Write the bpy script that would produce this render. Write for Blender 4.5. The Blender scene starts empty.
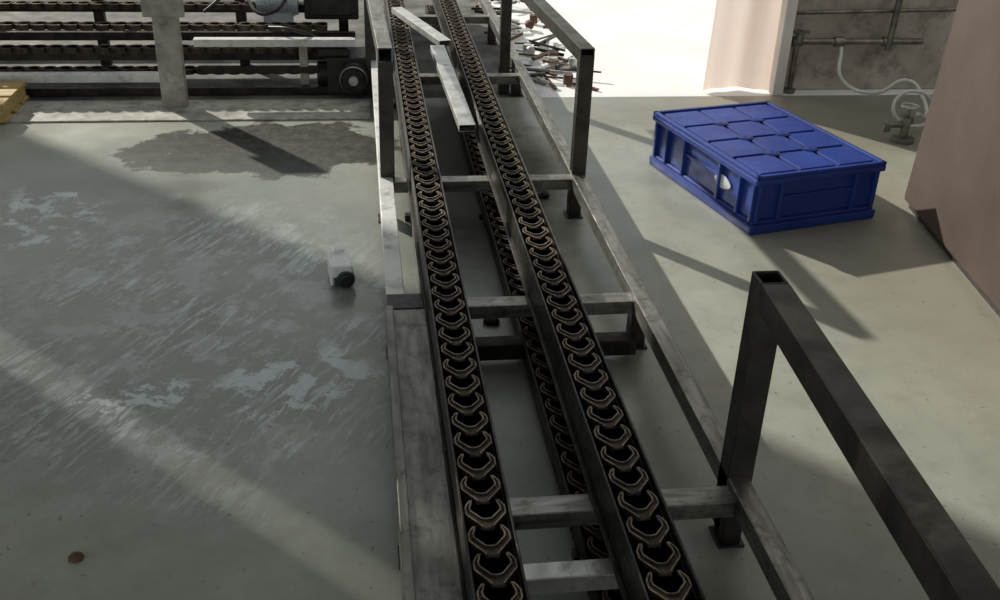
import bpy, bmesh, math, random
from mathutils import Vector, Matrix
random.seed(7)
D=bpy.data
COL=bpy.context.collection

# ------------------------------------------------------------------ materials
def mat(name, c1, c2=None, scale=8, rough=(.4,.6), metal=0.0, bump=0.0, bscale=60, detail=6, stretch=(1,1,1), spec=None, ramp=(.35,.65), grime=None, gamt=.7, gth=(.5,.68)):
    m=D.materials.new(name); m.use_nodes=True
    nt=m.node_tree; N=nt.nodes; L=nt.links
    b=N['Principled BSDF']
    tc=N.new('ShaderNodeTexCoord'); mp=N.new('ShaderNodeMapping'); mp.inputs['Scale'].default_value=stretch
    L.new(tc.outputs['Object'],mp.inputs[0])
    n=N.new('ShaderNodeTexNoise'); n.inputs['Scale'].default_value=scale; n.inputs['Detail'].default_value=detail
    L.new(mp.outputs[0],n.inputs['Vector'])
    r=N.new('ShaderNodeValToRGB'); r.color_ramp.elements[0].position=ramp[0]; r.color_ramp.elements[1].position=ramp[1]
    r.color_ramp.elements[0].color=(*c1,1); r.color_ramp.elements[1].color=(*(c2 or c1),1)
    L.new(n.outputs['Fac'],r.inputs[0]); col=r.outputs[0]
    if grime:
        g=N.new('ShaderNodeTexNoise'); g.inputs['Scale'].default_value=scale*1.4+5; g.inputs['Detail'].default_value=8; g.inputs['Roughness'].default_value=.7
        L.new(tc.outputs['Object'],g.inputs['Vector'])
        mr0=N.new('ShaderNodeMapRange'); mr0.inputs['From Min'].default_value=gth[0]; mr0.inputs['From Max'].default_value=gth[1]; mr0.inputs['To Max'].default_value=gamt
        L.new(g.outputs['Fac'],mr0.inputs['Value'])
        mx=N.new('ShaderNodeMix'); mx.data_type='RGBA'; L.new(mr0.outputs[0],mx.inputs[0]); L.new(col,mx.inputs[6]); mx.inputs[7].default_value=(*grime,1)
        col=mx.outputs[2]
    L.new(col,b.inputs['Base Color'])
    mr=N.new('ShaderNodeMapRange'); mr.inputs['To Min'].default_value=rough[0]; mr.inputs['To Max'].default_value=rough[1]
    mr.inputs['From Min'].default_value=.3; mr.inputs['From Max'].default_value=.7
    n2=N.new('ShaderNodeTexNoise'); n2.inputs['Scale'].default_value=scale*2.3
    L.new(mp.outputs[0],n2.inputs['Vector']); L.new(n2.outputs['Fac'],mr.inputs['Value']); L.new(mr.outputs[0],b.inputs['Roughness'])
    b.inputs['Metallic'].default_value=metal
    if spec is not None: b.inputs['Specular IOR Level'].default_value=spec
    if bump:
        n3=N.new('ShaderNodeTexNoise'); n3.inputs['Scale'].default_value=bscale; n3.inputs['Detail'].default_value=4
        L.new(mp.outputs[0],n3.inputs['Vector'])
        bp=N.new('ShaderNodeBump'); bp.inputs['Strength'].default_value=bump; bp.inputs['Distance'].default_value=.01
        L.new(n3.outputs['Fac'],bp.inputs['Height']); L.new(bp.outputs[0],b.inputs['Normal'])
    return m

G=(.04,.032,.024)
M_steel=mat('brushed_steel',(.17,.165,.148),(.31,.30,.275),14,(.32,.55),.75,.15,80,stretch=(3,.4,3),grime=G)
M_plate=mat('dull_steel_plate',(.13,.128,.112),(.25,.245,.22),8,(.35,.55),.7,.12,60,stretch=(3,.6,3),grime=G)
M_col=mat('beige_column_steel',(.30,.285,.25),(.46,.44,.40),10,(.4,.6),.4,.12,60,grime=G,gamt=.5)
M_bright=mat('bright_steel',(.48,.48,.46),(.68,.68,.66),10,(.3,.5),.5,.1,70,grime=G,gamt=.45)
M_litbar=mat('lit_bar_steel',(.62,.63,.61),(.8,.8,.78),8,(.3,.5),.1,.05,70,grime=G,gamt=.5)  # steel bars whitened to look lit; the brightness is in the colour
M_post=mat('post_steel',(.045,.041,.035),(.10,.092,.078),9,(.35,.55),.7,.12,60,grime=G)
M_dark=mat('dark_steel',(.022,.02,.018),(.058,.05,.042),20,(.35,.55),.7,.1)
M_black=mat('black_parts',(.012,.012,.012),(.03,.028,.025),25,(.4,.6),.2)
M_rim=mat('worn_chain_rim',(.09,.066,.045),(.27,.21,.148),40,(.45,.65),.4,.2,120)
M_link=mat('chain_body',(.024,.016,.011),(.075,.05,.033),40,(.5,.7),.3,.2,120)
M_ldark=mat('barrel_gap_shade',(.008,.007,.006),(.02,.015,.012),40,(.45,.65),.3)  # barrel blackened so link openings look shaded; shade is in the colour
M_blue=mat('blue_plastic',(.010,.036,.23),(.017,.054,.305),6,(.40,.52),0,.05,50)
M_blued=mat('blue_plastic_dark',(.005,.016,.11),(.008,.025,.15),6,(.4,.55),0)
M_white=mat('white_mark',(.7,.75,.8),(.8,.82,.85),20,(.5,.6))
M_cwhite=mat('clamp_lit_white',(.78,.8,.8),(.88,.89,.88),20,(.35,.5))  # clamp parts whitened, standing in for sunlight on them
M_brown=mat('brown_panel',(.074,.053,.044),(.098,.071,.059),3,(.55,.75),0,.08,40,spec=.3)
M_wall=mat('grey_wall',(.36,.32,.27),(.56,.51,.44),3,(.7,.9),0,.3,15,grime=(.12,.095,.075),gamt=.65)
M_jamb=mat('pale_plaster',(.7,.66,.62),(.82,.79,.75),4,(.7,.9),0,.1)
M_curb=mat('curb_concrete',(.26,.25,.22),(.46,.45,.40),9,(.5,.8),0,.2,40,grime=(.08,.07,.055))
M_out=mat('white_concrete',(.75,.75,.74),(.85,.85,.84),2,(.8,.9))
M_asph=mat('dirty_yard',(.05,.047,.042),(.16,.15,.135),5,(.7,.9),0,.3,30)
M_blocker=mat('blocker_sheet',(.35,.36,.36),(.42,.43,.43),3,(.6,.7))
M_wood=mat('yellow_wood',(.35,.24,.07),(.5,.36,.14),6,(.5,.7),0,.1,30,stretch=(1,8,8))
M_hose=mat('white_hose',(.5,.5,.47),(.65,.64,.6),8,(.35,.5))
M_pipe=mat('galvanised_pipe',(.13,.12,.108),(.28,.26,.235),15,(.3,.5),.7)
M_coil=mat('pale_blue_motor',(.35,.42,.45),(.55,.62,.65),10,(.4,.5),.2)
M_green=mat('dark_green_cap',(.01,.03,.025),(.02,.05,.04),10,(.3,.4))
M_rust=mat('rust_debris',(.06,.03,.02),(.14,.07,.04),40,(.7,.9),0,.3)

mc=D.materials.new('pale_curtain'); mc.use_nodes=True
nt=mc.node_tree; N=nt.nodes; L=nt.links; N.clear()
o=N.new('ShaderNodeOutputMaterial'); mx=N.new('ShaderNodeMixShader'); df=N.new('ShaderNodeBsdfDiffuse'); tr=N.new('ShaderNodeBsdfTranslucent')
wn=N.new('ShaderNodeTexNoise'); wn.inputs['Scale'].default_value=3
cr=N.new('ShaderNodeValToRGB'); cr.color_ramp.elements[0].color=(.68,.56,.50,1); cr.color_ramp.elements[1].color=(.80,.71,.66,1)
L.new(wn.outputs['Fac'],cr.inputs[0]); L.new(cr.outputs[0],df.inputs[0]); L.new(cr.outputs[0],tr.inputs[0])
mx.inputs[0].default_value=.42
L.new(df.outputs[0],mx.inputs[1]); L.new(tr.outputs[0],mx.inputs[2]); L.new(mx.outputs[0],o.inputs[0])
M_curt=mc

# floor
mf=D.materials.new('painted_floor'); mf.use_nodes=True
nt=mf.node_tree; N=nt.nodes; L=nt.links; b=N['Principled BSDF']
geo=N.new('ShaderNodeTexCoord')
P=geo.outputs['Object']
def noise(scale,detail=5,vec=None,rough=.55,dist=0):
    n=N.new('ShaderNodeTexNoise'); n.inputs['Scale'].default_value=scale; n.inputs['Detail'].default_value=detail
    n.inputs['Roughness'].default_value=rough; n.inputs['Distortion'].default_value=dist
    L.new(vec or P,n.inputs['Vector']); return n.outputs['Fac']
def mapping(loc=(0,0,0),rot=0,sc=(1,1,1)):
    m=N.new('ShaderNodeMapping'); m.vector_type='TEXTURE'
    m.inputs['Location'].default_value=loc; m.inputs['Rotation'].default_value=(0,0,rot); m.inputs['Scale'].default_value=sc
    L.new(P,m.inputs[0]); return m.outputs[0]
def math_(op,a,b_=None,clamp=False):
    m=N.new('ShaderNodeMath'); m.operation=op; m.use_clamp=clamp
    for i,v in enumerate((a,b_)):
        if v is None: continue
        if isinstance(v,(int,float)): m.inputs[i].default_value=v
        else: L.new(v,m.inputs[i])
    return m.outputs[0]
def rng(v,a,b_,c=0,d=1):
    m=N.new('ShaderNodeMapRange'); m.inputs['From Min'].default_value=a; m.inputs['From Max'].default_value=b_
    m.inputs['To Min'].default_value=c; m.inputs['To Max'].default_value=d; L.new(v,m.inputs['Value']); return m.outputs[0]
def blob(cx,cy,rx,ry,rot=0,soft=.35,nz=.5,ns=5):
    g=N.new('ShaderNodeVectorMath'); g.operation='LENGTH'
    L.new(mapping((cx,cy,0),rot,(rx,ry,1)),g.inputs[0])
    d=math_('ADD',g.outputs['Value'],math_('MULTIPLY',math_('SUBTRACT',noise(ns,8,None,.65),.5),nz*2))
    return rng(d,1+soft/2,1-soft/2)
def mix(fac,a,b_):
    m=N.new('ShaderNodeMix'); m.data_type='RGBA'
    if isinstance(fac,float): m.inputs[0].default_value=fac
    else: L.new(fac,m.inputs[0])
    for i,v in ((6,a),(7,b_)):
        if isinstance(v,tuple): m.inputs[i].default_value=(*v,1)
        else: L.new(v,m.inputs[i])
    return m.outputs[2]
base=mix(rng(noise(1.3,6),.35,.65),(.262,.285,.238),(.378,.386,.33))
base=mix(rng(noise(9,8,None,.7),.45,.75,0,.55),base,(.20,.20,.162))
st=blob(-.38,4.15,.56,.32,0,.10,.8,4)
base=mix(math_('MULTIPLY',st,.96),base,mix(rng(noise(18,10,None,.8),.45,.66),(.018,.017,.015),(.085,.08,.068)))
st2=blob(-.68,3.74,.14,.07,0,.5,.6); base=mix(math_('MULTIPLY',st2,.6),base,(.12,.11,.085))
st3=blob(.45,3.9,.32,.9,0,.5,.4); base=mix(math_('MULTIPLY',st3,.8),base,(.085,.075,.058))
st4=blob(2.0,4.5,.9,.5,0,.6,.6); base=mix(math_('MULTIPLY',st4,.6),base,(.2,.17,.13))
st5=blob(1.95,2.9,.5,1.1,0,.9,.4); base=mix(math_('MULTIPLY',st5,.4),base,(.31,.25,.185))
damp=blob(-.75,3.0,1.0,1.1,.3,.5,.25,2)
base=mix(math_('MULTIPLY',damp,.62),base,(.13,.148,.14))
wet=blob(-.50,2.72,.58,.84,.35,.5,.35)
wet2=blob(-1.12,3.50,.20,.26,.0,.4,.6)
wet3=blob(-.22,2.32,.22,.16,.2,.3,.8,7)
wet4=blob(-.62,2.30,.16,.07,.2,.3,.9,7)
scv=mapping((0,0,0),math.radians(-28),(.020,.12,1))
scr=rng(noise(1.0,6,scv,.65,.6),.50,.58)
scr2=rng(noise(6.5,10,None,.75,.25),.51,.535)
brk=rng(noise(3,6,None,.7),.42,.58)
sheen_marks=math_('ADD',math_('MULTIPLY',math_('MULTIPLY',wet,brk),math_('MULTIPLY',scr,.75)),math_('MULTIPLY',math_('MAXIMUM',math_('MAXIMUM',wet2,math_('MULTIPLY',wet3,.9)),math_('MAXIMUM',wet4,math_('MULTIPLY',wet,.3))),scr2),True)
base=mix(math_('MULTIPLY',sheen_marks,.8),base,(.58,.64,.67))  # wet marks with the sky's reflection painted pale into the floor colour
specks=rng(noise(45,2),.68,.72); base=mix(math_('MULTIPLY',specks,.6),base,(.1,.09,.07))
L.new(base,b.inputs['Base Color'])
ro=rng(noise(3,5),.3,.7,.28,.46)
ro=math_('SUBTRACT',ro,math_('MULTIPLY',damp,.09))
ro=math_('ADD',ro,math_('MULTIPLY',math_('MAXIMUM',st,st3),.4))
L.new(ro,b.inputs['Roughness'])
L.new(rng(math_('MAXIMUM',st,st3),0,1,.6,.15),b.inputs['Specular IOR Level'])
bp=N.new('ShaderNodeBump'); bp.inputs['Strength'].default_value=.2; bp.inputs['Distance'].default_value=.006
hh=math_('ADD',math_('MULTIPLY',noise(25,4),.35),math_('MULTIPLY',sheen_marks,.25))
L.new(hh,bp.inputs['Height']); L.new(bp.outputs[0],b.inputs['Normal'])
M_floor=mf

# ------------------------------------------------------------------ helpers
def empty(name):
    e=D.objects.new(name,None); COL.objects.link(e); return e
def obj(name,me,parent=None,mats=()):
    o=D.objects.new(name,me); COL.objects.link(o)
    for m in mats: me.materials.append(m)
    if parent: o.parent=parent
    return o
def add_box(bm,x0,x1,y0,y1,z0,z1,mi=0,rot=None,pivot=None):
    vs=[bm.verts.new((x,y,z)) for x in (x0,x1) for y in (y0,y1) for z in (z0,z1)]
    fs=[(0,1,3,2),(4,6,7,5),(0,4,5,1),(2,3,7,6),(0,2,6,4),(1,5,7,3)]
    for f in fs:
        fc=bm.faces.new([vs[i] for i in f]); fc.material_index=mi
    if rot: bmesh.ops.rotate(bm,verts=vs,cent=pivot or ((x0+x1)/2,(y0+y1)/2,(z0+z1)/2),matrix=rot)
    return vs
def finish(bm,name,mats,parent=None,bevel=.003,smooth=False):
    bmesh.ops.recalc_face_normals(bm,faces=bm.faces)
    me=D.meshes.new(name); bm.to_mesh(me); bm.free()
    o=obj(name,me,parent,mats)
    if bevel:
        bv=o.modifiers.new('b','BEVEL'); bv.width=bevel; bv.segments=2; bv.limit_method='ANGLE'
    if smooth:
        for p in me.polygons: p.use_smooth=True
    return o
def box(name,x0,x1,y0,y1,z0,z1,m,parent=None,bevel=.003):
    bm=bmesh.new(); add_box(bm,x0,x1,y0,y1,z0,z1); return finish(bm,name,[m],parent,bevel)
def bar(name,p,q,w,h,m,parent=None,bevel=.003,hollow=True,roll=0):
    p=Vector(p);q=Vector(q);d=q-p;Ln=d.length
    bm=bmesh.new()
    t=min(w,h)*.1
    def ring(a,b_,y): return [bm.verts.new((sx*a,y,sz*b_)) for sx,sz in((-1,-1),(1,-1),(1,1),(-1,1))]
    o0=ring(w/2,h/2,0);o1=ring(w/2,h/2,Ln)
    for i in range(4): bm.faces.new((o0[i],o0[(i+1)%4],o1[(i+1)%4],o1[i]))
    if hollow:
        i0=ring(w/2-t,h/2-t,0);i1=ring(w/2-t,h/2-t,Ln)
        for i in range(4):
            j=(i+1)%4
            bm.faces.new((i0[i],i1[i],i1[j],i0[j])); bm.faces.new((o0[i],i0[i],i0[j],o0[j])); bm.faces.new((o1[i],o1[j],i1[j],i1[i]))
    else:
        bm.faces.new(o0); bm.faces.new(o1)
    o=finish(bm,name,[m],parent,bevel)
    qt=d.to_track_quat('Y','Z')
    o.rotation_mode='QUATERNION'; o.rotation_quaternion=qt @ Matrix.Rotation(roll,3,'Y').to_quaternion(); o.location=p
    return o
def curve(name,pts,r,m,parent=None,bez=True,cyc=False):
    cu=D.curves.new(name,'CURVE'); cu.dimensions='3D'; cu.bevel_depth=r; cu.bevel_resolution=4; cu.use_fill_caps=True
    s=cu.splines.new('BEZIER' if bez else 'POLY')
    if bez:
        s.bezier_points.add(len(pts)-1)
        for i,p in enumerate(pts):
            s.bezier_points[i].co=p; s.bezier_points[i].handle_left_type='AUTO'; s.bezier_points[i].handle_right_type='AUTO'
    else:
        s.points.add(len(pts)-1)
        for i,p in enumerate(pts): s.points[i].co=(*p,1)
    s.use_cyclic_u=cyc
    o=D.objects.new(name,cu); COL.objects.link(o); cu.materials.append(m)
    if parent:o.parent=parent
    return o
def add_cyl(bm,c,r,h,axis='Z',seg=24,mi=0,r2=None):
    rot={'Z':Matrix(),'X':Matrix.Rotation(math.pi/2,4,'Y'),'Y':Matrix.Rotation(math.pi/2,4,'X')}[axis]
    g=bmesh.ops.create_cone(bm,cap_ends=True,segments=seg,radius1=r,radius2=r if r2 is None else r2,depth=h,matrix=Matrix.Translation(c)@rot)
    fs=set(f for v in g['verts'] for f in v.link_faces)
    for f in fs: f.material_index=mi
    return g['verts']

# ------------------------------------------------------------------ chain link
def link_mesh():
    half=[(.0,-.050),(.008,-.050),(.0115,-.046),(.0115,-.032),(.0115,-.022),(.0150,-.016),(.034,.008),(.0385,.015),(.0385,.034),(.034,.044),(.0285,.053),(.0225,.053),(.0245,.043),(.0275,.033),(.0265,.024),(.009,.003),(.0,.001)]
    bm=bmesh.new()
    pts=half+[(-x,y) for x,y in reversed(half[1:-1])]
    vs=[bm.verts.new((x,y,0)) for x,y in pts]
    f=bm.faces.new(vs); f.normal_update()
    if f.normal.z<0: f.normal_flip()
    ex=bmesh.ops.extrude_face_region(bm,geom=[f])
    top=[g for g in ex['geom'] if isinstance(g,bmesh.types.BMVert)]
    for v in top: v.co.z+=.026
    tf=[g for g in ex['geom'] if isinstance(g,bmesh.types.BMFace)][0]
    for fc in bm.faces: fc.material_index=1
    tf.normal_update()
    r=bmesh.ops.inset_region(bm,faces=[tf],thickness=.0032,depth=0,use_even_offset=True)
    for fc in r['faces']: fc.material_index=0 if fc.calc_center_median().y>-.024 else 2
    r2=bmesh.ops.inset_region(bm,faces=[tf],thickness=.0008,depth=-.004,use_even_offset=True)
    tf.material_index=1
    for fc in r2['faces']: fc.material_index=1
    for v in bm.verts:
        if v.co.y<-.024 and v.co.z>.01: v.co.z-=.012
    add_cyl(bm,(0,.033,.006),.0045,.072,'X',10,1)
    add_cyl(bm,(0,-.040,.008),.009,.022,'X',12,2)
    bmesh.ops.triangulate(bm,faces=[fc for fc in bm.faces if len(fc.verts)>6])
    bm.normal_update()
    V=[v.co.copy() for v in bm.verts]; bm.verts.index_update()
    F=[[v.index for v in fc.verts] for fc in bm.faces]; MI=[fc.material_index for fc in bm.faces]
    bm.free(); return V,F,MI
LV,LF,LM=link_mesh()
PITCH=.073
def chain(name,origin,direction,n,parent,scale=1.0):
    V=[];F=[];MI=[]
    for i in range(n):
        off=len(V); jx=random.uniform(-.0012,.0012)
        for v in LV:
            x,y,z=v*scale
            y+=i*PITCH*scale; x+=jx
            if direction=='X': x,y=y,-x
            V.append((origin[0]+x,origin[1]+y,origin[2]+z))
        F+= [[a+off for a in f] for f in LF]; MI+=LM
    me=D.meshes.new(name); me.from_pydata(V,[],F); me.update()
    o=obj(name,me,parent,[M_rim,M_link,M_ldark])
    for p,mi in zip(me.polygons,MI): p.material_index=mi
    return o

# ------------------------------------------------------------------ ground / shell
box('floor',-7,6,-3,4.84,-.2,0,M_floor,None,0)
box('ground_outside',.80,9,4.841,16,-.2,-.004,M_out,None,0)
box('ground_yard',-9,.799,4.841,16,-.2,-.004,M_asph,None,0)
box('trim_1',-7,.04,4.52,4.80,0,.008,M_curb,None,.003)

box('wall_back',2.10,4.5,4.95,5.15,0,2.6,M_wall,None,0)
box('wall_right',4.4,4.6,-3,4.95,0,2.6,M_wall,None,0)
box('door_jamb',2.07,2.125,4.84,5.16,0,2.6,M_jamb,None,.004)
bm=bmesh.new(); n=60; prev=None
for i in range(n+1):
    t=i/n; x=1.72+t*.35; y=4.90+.06*math.sin(t*3.3)+.010*math.sin(t*14)
    a=bm.verts.new((x,y,.01)); c=bm.verts.new((x+.07,y+.01,2.4))
    if prev: bm.faces.new((prev[0],a,c,prev[1]))
    prev=(a,c)
finish(bm,'doorway_curtain',[M_curt],None,0,True)

S=Vector((-.6,.8,0)); ELEV=math.radians(28); RH=2.7
off=S*(RH/math.tan(ELEV)); sh=off.x+off.y
def blocker(name,a,b_):  # unseen slab added to block the sun, edge set by the floor's shadow line
    bm=bmesh.new(); vs=[]
    for z in (RH,RH+.02):
        for (s,t) in ((a,-15),(a,5),(b_,5),(b_,-15)):
            vs.append(bm.verts.new(((s+t)/2,(s-t)/2,z)))
    for f in ((0,1,2,3),(7,6,5,4),(0,4,5,1),(1,5,6,2),(2,6,7,3),(3,7,4,0)): bm.faces.new([vs[i] for i in f])
    return finish(bm,name,[M_blocker],None,0)
blocker('sun_blocker',-4+sh,1.556+sh)
blocker('sun_blocker.001',1.592+sh,2.97+sh)  # slit left between the added slabs to throw the sun streak

# ------------------------------------------------------------------ main chain conveyor
cv=empty('chain_conveyor')
Y0,Y1=.75,6.6
bar('right_rail',(.76,Y0,.145),(.76,Y1,.145),.045,.05,M_steel,cv)
bar('left_rail',(.075,2.50,.145),(.075,Y1,.145),.05,.05,M_litbar,cv)
bm=bmesh.new()
add_box(bm,.062,.152,Y0,2.41,.160,.172)
add_box(bm,.045,.066,Y0,2.41,.10,.186)
add_box(bm,.120,.152,Y0,2.41,.10,.16)
finish(bm,'left_side_plate',[M_plate],cv,.003)
box('left_gap_block',.05,.15,2.415,2.50,.11,.172,M_black,cv)  # black block filling the dark gap between plate and rail
for i,(y,m) in enumerate(((1.60,M_steel),(2.47,M_steel),(3.39,M_steel),(4.70,M_steel),(5.9,M_steel))):
    bar(f'cross_member_{i+1}',(.14 if i==1 else .05,y,.135),(.738,y,.135),.055,.04,m,cv)
bar('cross_member_low_near',(.10,1.45,.10),(.48,1.45,.10),.045,.04,M_bright,cv)
bar('cross_member_low_mid',(.10,2.40,.045),(.738,2.40,.045),.05,.05,M_dark,cv)
k=0
for y in (1.64,2.47,3.40,4.9,5.9):
    for x in (.075,.76):
        k+=1
        bar(f'leg_{k}',(x,y,0),(x,y,.12),.045,.05,M_dark,cv)
        box(f'foot_plate_{k}',x-.03,x+.03,y-.035,y+.035,0,.006,M_dark,cv,.001)
def post(nm,x,y,z0,z1,w=.05): return bar(nm,(x,y,z0),(x,y,z1),w,w,M_post,cv,.003)
post('guard_post_near',.765,1.66,.02,.63,.055)
bar('guard_tube_near',(.765,1.63,.600),(.700,.55,.600),.055,.06,M_post,cv)
post('guard_post_near_end',.70,.52,0,.63)
post('guard_post_right',.765,3.40,.12,.60)
bar('guard_tube_right',(.765,3.375,.597),(.66,5.2,.597),.05,.05,M_post,cv)
post('guard_post_right_far',.70,4.92,0,.57)
post('guard_post_left',.082,3.40,.12,.58)
bar('guard_tube_left',(.082,3.375,.60),(.03,5.2,.60),.05,.05,M_steel,cv)
post('guard_post_left_far',.05,4.92,0,.57)
for nm,x0,x1,rx in (('left',.157,.252,.0),('right',.447,.547,-.032)):
    bm=bmesh.new()
    for s,x in ((1,x0),(-1,x1)):
        add_box(bm,min(x,x+s*.005),max(x,x+s*.005),Y0,Y1,.158,.256)
        add_box(bm,min(x+s*.005,x+s*.009),max(x+s*.005,x+s*.009),Y0,Y1,.158,.236)
        add_box(bm,min(x-s*.010,x),max(x-s*.010,x),Y0,Y1,.158,.166)
    add_box(bm,x0,x1,Y0,Y1,.156,.163)
    finish(bm,f'track_{nm}',[M_dark],cv,.0015)
    xc=(x0+x1)/2
    chain(f'drive_chain_{nm}',(xc,Y0+.05,.225),'Y',int((Y1-Y0)/PITCH)-1,cv)
    bm=bmesh.new()
    for x in (xc+rx-.047,xc+rx+.041):
        add_box(bm,x,x+.006,Y0,Y1,.02,.075)
    add_box(bm,xc+rx-.047,xc+rx+.047,Y0,Y1,.02,.026)
    finish(bm,f'return_guide_{nm}',[M_dark],cv,.001)
    chain(f'return_chain_{nm}',(xc+rx,Y0+.05,.052),'Y',int((Y1-Y0)/PITCH)-1,cv)
for i,y in enumerate((1.6,2.47,3.39,4.7)):
    box(f'return_bracket_{i+1}',.41,.53,y-.015,y+.015,.0,.022,M_dark,cv,.001)
    box(f'return_bracket_b{i+1}',.14,.27,y-.015,y+.015,.0,.022,M_dark,cv,.001)

bar('loose_steel_bar',(.355,4.72,.275),(.405,3.80,.20),.065,.03,M_bright,None,.002)
bar('loose_steel_bar',(.20,5.5,.275),(.40,4.80,.275),.06,.03,M_bright,None,.002)

# ------------------------------------------------------------------ cross conveyor (far left)
cc=empty('cross_chain_conveyor')
XL,XR=-3.2,-.02
bar('bottom_rail',(XL,4.93,.02),(XR-.05,4.93,.02),.05,.035,M_dark,cc)
bar('front_bar_left',(XL,4.93,.085),(-.93,4.93,.085),.05,.04,M_litbar,cc)
bar('front_bar_right',(-.77,4.93,.25),(XR,4.93,.25),.05,.035,M_litbar,cc)
bar('mid_bar_right',(-.77,4.96,.11),(-.2,4.96,.11),.04,.03,M_dark,cc)
bar('mid_rail',(XL,5.05,.155),(XR,5.05,.155),.03,.04,M_dark,cc)
bar('upper_rail',(XL,5.17,.22),(XR,5.17,.22),.03,.04,M_dark,cc)
bar('upper_rail_back',(XL,5.45,.30),(XR,5.45,.30),.05,.05,M_dark,cc)
bar('top_bar',(XL,5.3,.40),(-.95,5.3,.40),.05,.05,M_litbar,cc)
bar('top_bar_back',(XL,5.75,.40),(-.1,5.75,.40),.05,.05,M_post,cc)
bar('low_rail_back',(XL,5.7,.10),(-.1,5.7,.10),.05,.05,M_steel,cc)
nn=int((XR-XL)/PITCH)-1
chain('lower_chain',(XL,5.03,.178),'X',nn,cc)
chain('upper_chain',(XL,5.10,.27),'X',nn,cc)
chain('rear_chain',(XL,5.36,.31),'X',nn,cc)
chain('bottom_chain',(XL,5.12,.05),'X',nn,cc)
for i,x in enumerate((-3.1,-2.0,-.27)):
    bar(f'leg_{i+1}',(x,4.97,0),(x,4.97,.24),.04,.04,M_col,cc)
for i,x in enumerate((-3.1,-1.9,-1.3,-.6,-.08)):
    bar(f'rear_leg_{i+1}',(x,5.45,0),(x,5.45,.42),.05,.05,M_dark,cc)
bm=bmesh.new(); 
add_box(bm,-.905,-.795,4.70,4.76,0,.55); add_box(bm,-.94,-.76,4.685,4.70,.42,.55); add_box(bm,-.925,-.775,4.68,4.78,0,.01)
finish(bm,'upright_column',[M_col],cc,.004)
bm=bmesh.new()
add_cyl(bm,(-.035,4.87,.09),.075,.05,'Y',32,0); add_cyl(bm,(-.035,4.84,.09),.055,.02,'Y',32,1); add_cyl(bm,(-.035,4.83,.09),.022,.03,'Y',20,2)
g=bmesh.ops.create_cone(bm,cap_ends=False,segments=32,radius1=.066,radius2=.062,depth=.012,matrix=Matrix.Translation((-.035,4.84,.09))@Matrix.Rotation(math.pi/2,4,'X'))
for f in set(f for v in g['verts'] for f in v.link_faces): f.material_index=2
finish(bm,'drive_pulley',[M_black,M_dark,M_bright],cc,.002)
bm=bmesh.new(); add_box(bm,-.16,.03,4.90,5.12,.0,.18); add_box(bm,-.2,-.05,4.92,5.05,.18,.22)
add_cyl(bm,(-.15,5.0,.08),.06,.12,'X',20)
finish(bm,'gear_housing',[M_black],cc,.008)
bm=bmesh.new(); add_box(bm,-.27,.0,5.25,5.5,.28,.50); add_box(bm,-.24,-.03,5.23,5.25,.30,.47)
finish(bm,'control_box',[M_black],cc,.01)
bm=bmesh.new()
add_cyl(bm,(-.40,5.30,.38),.085,.20,'X',28,0)
for i in range(9): add_cyl(bm,(-.48+i*.020,5.30,.38),.092,.006,'X',28,0)
add_box(bm,-.47,-.33,5.24,5.36,.25,.32)
finish(bm,'motor_body',[M_coil],cc,.001)
curve('cable_1',[(-.3,5.3,.45),(-.45,5.15,.33),(-.6,5.3,.40),(-.75,5.2,.33)],.008,M_black,cc)
curve('cable_2',[(-.15,5.1,.2),(-.3,4.95,.30),(-.45,5.1,.28)],.008,M_black,cc)

bm=bmesh.new()
for i in range(3): add_box(bm,-2.6,-1.53,4.50+i*.13,4.60+i*.13,.07,.09)
for x in (-2.55,-2.1,-1.63): add_box(bm,x,x+.09,4.50,4.86,.02,.07)
for i in range(3): add_box(bm,-2.6,-1.53,4.50+i*.13,4.60+i*.13,.008,.02)
finish(bm,'wooden_pallet',[M_wood],None,.002)

# ------------------------------------------------------------------ scrap pile
bm=bmesh.new()
for i in range(80):
    x=random.uniform(.84,1.22)- .1*random.random(); y=random.uniform(4.95,7.2); z=random.uniform(.0,.05)
    l=random.uniform(.06,.28); w=random.uniform(.008,.03)
    mi=random.choice((0,0,1,2))
    R=Matrix.Rotation(random.uniform(0,3.14),3,'Z')@Matrix.Rotation(random.uniform(-.25,.25),3,'X')
    add_box(bm,x-l/2,x+l/2,y-w/2,y+w/2,z,z+random.uniform(.004,.02),mi,R)
for i in range(8):
    add_cyl(bm,(random.uniform(.9,1.15),random.uniform(5,6.4),.03),.025,.05,random.choice('XYZ'),14,random.choice((0,1)))
finish(bm,'scrap_metal_pile',[M_bright,M_rust,M_dark],None,.001)

# ------------------------------------------------------------------ blue crate (upside down, ribbed base up)
cr_=empty('plastic_crate')
W,Lg=.56,.77
bm=bmesh.new()
hw,hl=W/2,Lg/2
def frustum(bm,w0,l0,z0,w1,l1,z1,mi=0):
    a=[bm.verts.new((sx*w0,sy*l0,z0)) for sx,sy in((-1,-1),(1,-1),(1,1),(-1,1))]
    c=[bm.verts.new((sx*w1,sy*l1,z1)) for sx,sy in((-1,-1),(1,-1),(1,1),(-1,1))]
    for i in range(4):
        f=bm.faces.new((a[i],a[(i+1)%4],c[(i+1)%4],c[i])); f.material_index=mi
    f=bm.faces.new(a[::-1]); f.material_index=mi
    f=bm.faces.new(c); f.material_index=mi
ZT=.020
frustum(bm,hw-.006,hl-.006,0,hw-.004,hl-.004,.036)
frustum(bm,hw-.012,hl-.012,.035,hw-.014,hl-.014,.050)
frustum(bm,hw-.022,hl-.022,.048,hw-.026,hl-.026,.172+ZT)
frustum(bm,hw-.002,hl-.002,.168+ZT,hw-.002,hl-.002,.194+ZT)
finish(bm,'body',[M_blue],cr_,.008)
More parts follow.
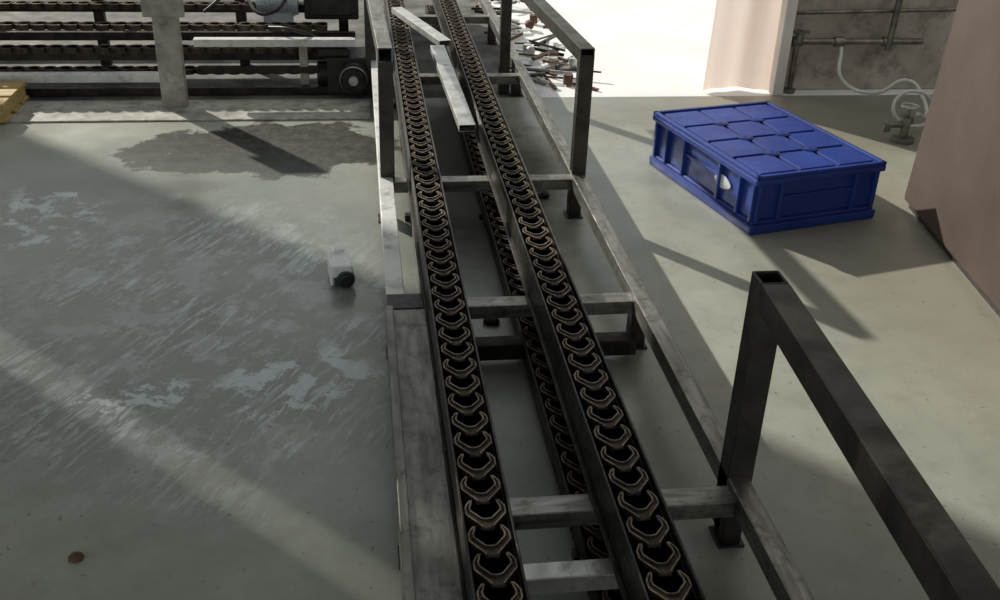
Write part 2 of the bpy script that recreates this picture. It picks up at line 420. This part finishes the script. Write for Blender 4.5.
bm=bmesh.new()
z0,z1=.193+ZT,.206+ZT
for sx in (-1,1): add_box(bm,sx*(hw-.004)-(.018 if sx>0 else 0),sx*(hw-.004)+(.018 if sx<0 else 0),-hl+.004,hl-.004,z0,z1)
for sy in (-1,1): add_box(bm,-hw+.004,hw-.004,sy*(hl-.004)-(.018 if sy>0 else 0),sy*(hl-.004)+(.018 if sy<0 else 0),z0,z1)
nx,ny=3,4
gx=(W-.06)/nx; gy=(Lg-.06)/ny
for i in range(nx):
    for j in range(ny):
        cx=-W/2+.03+gx*(i+.5); cy=-Lg/2+.03+gy*(j+.5)
        add_box(bm,cx-gx/2+.008,cx+gx/2-.008,cy-gy/2+.008,cy+gy/2-.008,z0,z0+.010)
finish(bm,'ribbed_top',[M_blue],cr_,.003)
bm=bmesh.new()
for i in range(nx+1):
    for j in range(ny+1):
        if 0<i<nx and 0<j<ny:
            cx=-W/2+.03+gx*i; cy=-Lg/2+.03+gy*j
            add_cyl(bm,(cx,cy,z0+.006),.030,.014,'Z',24,0); add_cyl(bm,(cx,cy,z0+.0075),.020,.015,'Z',20,1); add_cyl(bm,(cx,cy,z0+.008),.008,.016,'Z',12,0)
add_box(bm,-hw+.02,hw-.02,-hl+.02,hl-.02,z0+.0005,z0+.0025)
finish(bm,'bosses_and_grooves',[M_blued,M_blue],cr_,.001)
bm=bmesh.new()
zt=.170+ZT
for sx in (-1,1):
    for y in (-hl+.03,-hl+.12,-.13,.13,hl-.12,hl-.03):
        x=sx*(hw-.020); add_box(bm,x-.012,x+.012,y-.008,y+.008,.045,zt)
    x=sx*(hw-.024); add_box(bm,x-.008,x+.008,-.13,.13,.128,.136)
for sy in (-1,1):
    for x in (-hw+.03,-hw+.12,hw-.12,hw-.03):
        y=sy*(hl-.020); add_box(bm,x-.008,x+.008,y-.012,y+.012,.045,zt)
    y=sy*(hl-.024); add_box(bm,-hw+.12,hw-.12,y-.008,y+.008,.128,.136)
finish(bm,'side_ribs',[M_blue],cr_,.003)
bm=bmesh.new()
vs=[bm.verts.new((-hw+.0210,-hl+.235+.044*math.cos(t)*(1+.25*math.cos(2*t)),.120+.026*math.sin(t))) for t in [i*math.pi/12 for i in range(24)]]
f=bm.faces.new(vs); r=bmesh.ops.extrude_face_region(bm,geom=[f])
for v in [g for g in r['geom'] if isinstance(g,bmesh.types.BMVert)]: v.co.x-=.003
finish(bm,'side_mark',[M_white],cr_,0)
cr_.location=(1.535,3.61,0.0); cr_.rotation_euler=(0,0,math.radians(13.5))

# ------------------------------------------------------------------ brown machine cabinet on the right
bp_=empty('machine_cabinet')
a=Vector((2.06,3.43,0)); d=Vector((-.14,-.90,0)).normalized(); r_=Vector((-d.y,d.x,0))
def pbox(nm,s0,s1,t0,t1,z0,z1,m,lean,bev):
    bm=bmesh.new()
    vs=[]
    for s in (s0,s1):
        for t in (t0,t1):
            for z in (z0,z1):
                q=a+d*s+r_*t; vs.append(bm.verts.new((q.x+lean*z,q.y,z)))
    for f in [(0,1,3,2),(4,6,7,5),(0,4,5,1),(2,3,7,6),(0,2,6,4),(1,5,7,3)]: bm.faces.new([vs[i] for i in f])
    return finish(bm,nm,[m],bp_,bev)
pbox('side_panel',0,2.3,0,.7,.025,1.9,M_brown,.04,.012)
pbox('plinth',.03,2.27,.02,.66,0,.026,M_black,0,0)
pbox('corner_edge',-.02,.012,.02,.68,.03,1.9,M_dark,.04,.002)

# ------------------------------------------------------------------ pipes and tap
pp=empty('water_pipes')
curve('horizontal_pipe',[(2.16,4.9,.26),(2.85,4.9,.26)],.016,M_pipe,pp,False)
curve('riser_pipe',[(2.66,4.88,.22),(2.70,4.88,1.5)],.016,M_pipe,pp,False)
curve('low_pipe',[(2.16,4.91,.40),(3.0,4.91,.42)],.010,M_pipe,pp,False)
bm=bmesh.new()
add_cyl(bm,(2.18,4.9,.13),.014,.26,'Z',16); add_cyl(bm,(2.18,4.9,.01),.03,.02,'Z',20)
for x in (2.18,2.4,2.66): add_cyl(bm,(x,4.9,.26),.026,.05,'X',16)
add_cyl(bm,(2.18,4.88,.29),.02,.06,'Z',14); add_box(bm,2.14,2.22,4.86,4.88,.31,.32)
finish(bm,'drop_pipe_and_fittings',[M_pipe],pp,.002)
hz=empty('garden_hose')
curve('hose_run',[(2.40,4.86,.24),(2.36,4.70,.12),(2.46,4.55,.10),(2.62,4.55,.16),(2.66,4.45,.10),(2.60,4.30,.06),(2.50,4.2,.11)],.009,M_hose,hz)
curve('hose_coil',[(2.50+.10*math.cos(t),4.24+.04*math.sin(t),.12+.07*math.sin(t)) for t in [i*math.pi/4 for i in range(8)]],.008,M_hose,hz,True,True)
tp=empty('water_tap')
bm=bmesh.new()
add_cyl(bm,(2.42,4.14,.01),.05,.02,'Z',24); add_cyl(bm,(2.42,4.14,.06),.018,.10,'Z',18); add_cyl(bm,(2.42,4.14,.10),.03,.03,'Z',6)
add_cyl(bm,(2.38,4.14,.08),.014,.10,'X',16); add_cyl(bm,(2.33,4.14,.065),.018,.03,'Z',16)
add_cyl(bm,(2.42,4.14,.14),.008,.05,'Z',12)
finish(bm,'tap_body',[M_pipe],tp,.002)
curve('tap_wheel',[(2.42+.035*math.cos(t),4.14+.035*math.sin(t),.165) for t in [i*math.pi/4 for i in range(8)]],.006,M_bright,tp,True,True)
bar('wheel_spoke',(2.385,4.14,.165),(2.455,4.14,.165),.008,.006,M_bright,tp,.001,False)

# ------------------------------------------------------------------ small floor things
fo=empty('steel_clamp')
bm=bmesh.new()
add_cyl(bm,(.006,-.01,.026),.026,.10,'Y',24,0); add_box(bm,-.030,.026,-.055,.05,.032,.068,1); add_cyl(bm,(.006,-.062,.026),.018,.012,'Y',20,2); add_box(bm,-.036,-.026,-.05,.055,.004,.068,1)
add_box(bm,-.018,.012,.03,.066,.015,.080,1)
finish(bm,'clamp_body',[M_green,M_cwhite,M_black],fo,.005)
fo.location=(-.08,2.935,0); fo.rotation_euler=(0,0,math.radians(6)); fo.scale=(1.12,1.12,1.12)
def lump(name,x,y,r,m,sq=.5):
    bm=bmesh.new(); bmesh.ops.create_icosphere(bm,subdivisions=3,radius=r)
    for v in bm.verts:
        v.co*=1+random.uniform(-.12,.12)+.3*math.sin(v.co.x*90+v.co.y*60); v.co.z=max(v.co.z*sq,-r*sq*.6)
    o=finish(bm,name,[m],None,0,True); o.location=(x,y,r*sq*.6); return o
lump('debris_lump',.355,2.62,.024,M_black)
lump('debris_lump',.66,3.58,.033,M_black)
lump('rust_flake',-.62,1.70,.015,M_rust,.3)

# ------------------------------------------------------------------ light
w=D.worlds.new('World'); bpy.context.scene.world=w; w.use_nodes=True
nt=w.node_tree; bg=nt.nodes['Background']
sky=nt.nodes.new('ShaderNodeTexSky'); sky.sky_type='HOSEK_WILKIE'
sky.sun_direction=(-.6*math.cos(ELEV),.8*math.cos(ELEV),math.sin(ELEV)); sky.turbidity=6
mxs=nt.nodes.new('ShaderNodeMix'); mxs.data_type='RGBA'; mxs.inputs[0].default_value=.8
nt.links.new(sky.outputs[0],mxs.inputs[6]); mxs.inputs[7].default_value=(.92,.96,.95,1)
nt.links.new(mxs.outputs[2],bg.inputs[0]); bg.inputs[1].default_value=.82
sl=D.lights.new('sun','SUN'); sl.energy=5.0; sl.angle=math.radians(1.1); sl.color=(1,.95,.85)
so=D.objects.new('sun',sl); COL.objects.link(so)
so.rotation_mode='QUATERNION'
so.rotation_quaternion=Vector((-.6*math.cos(ELEV),.8*math.cos(ELEV),math.sin(ELEV))).to_track_quat('Z','Y')

# ------------------------------------------------------------------ camera
cam=D.cameras.new('camera'); cam.sensor_width=36; cam.lens=36*1022/1000; cam.clip_start=.02
co=D.objects.new('camera',cam); COL.objects.link(co)
R=Matrix(((0.99126,0.03229,-0.12792),(-0.12789,0.47347,-0.87147),(0.03243,0.88022,0.47346)))
co.matrix_world=Matrix.Translation((0,0,1.5))@R.to_4x4()
bpy.context.scene.camera=co
bpy.context.scene.view_settings.view_transform='Standard'
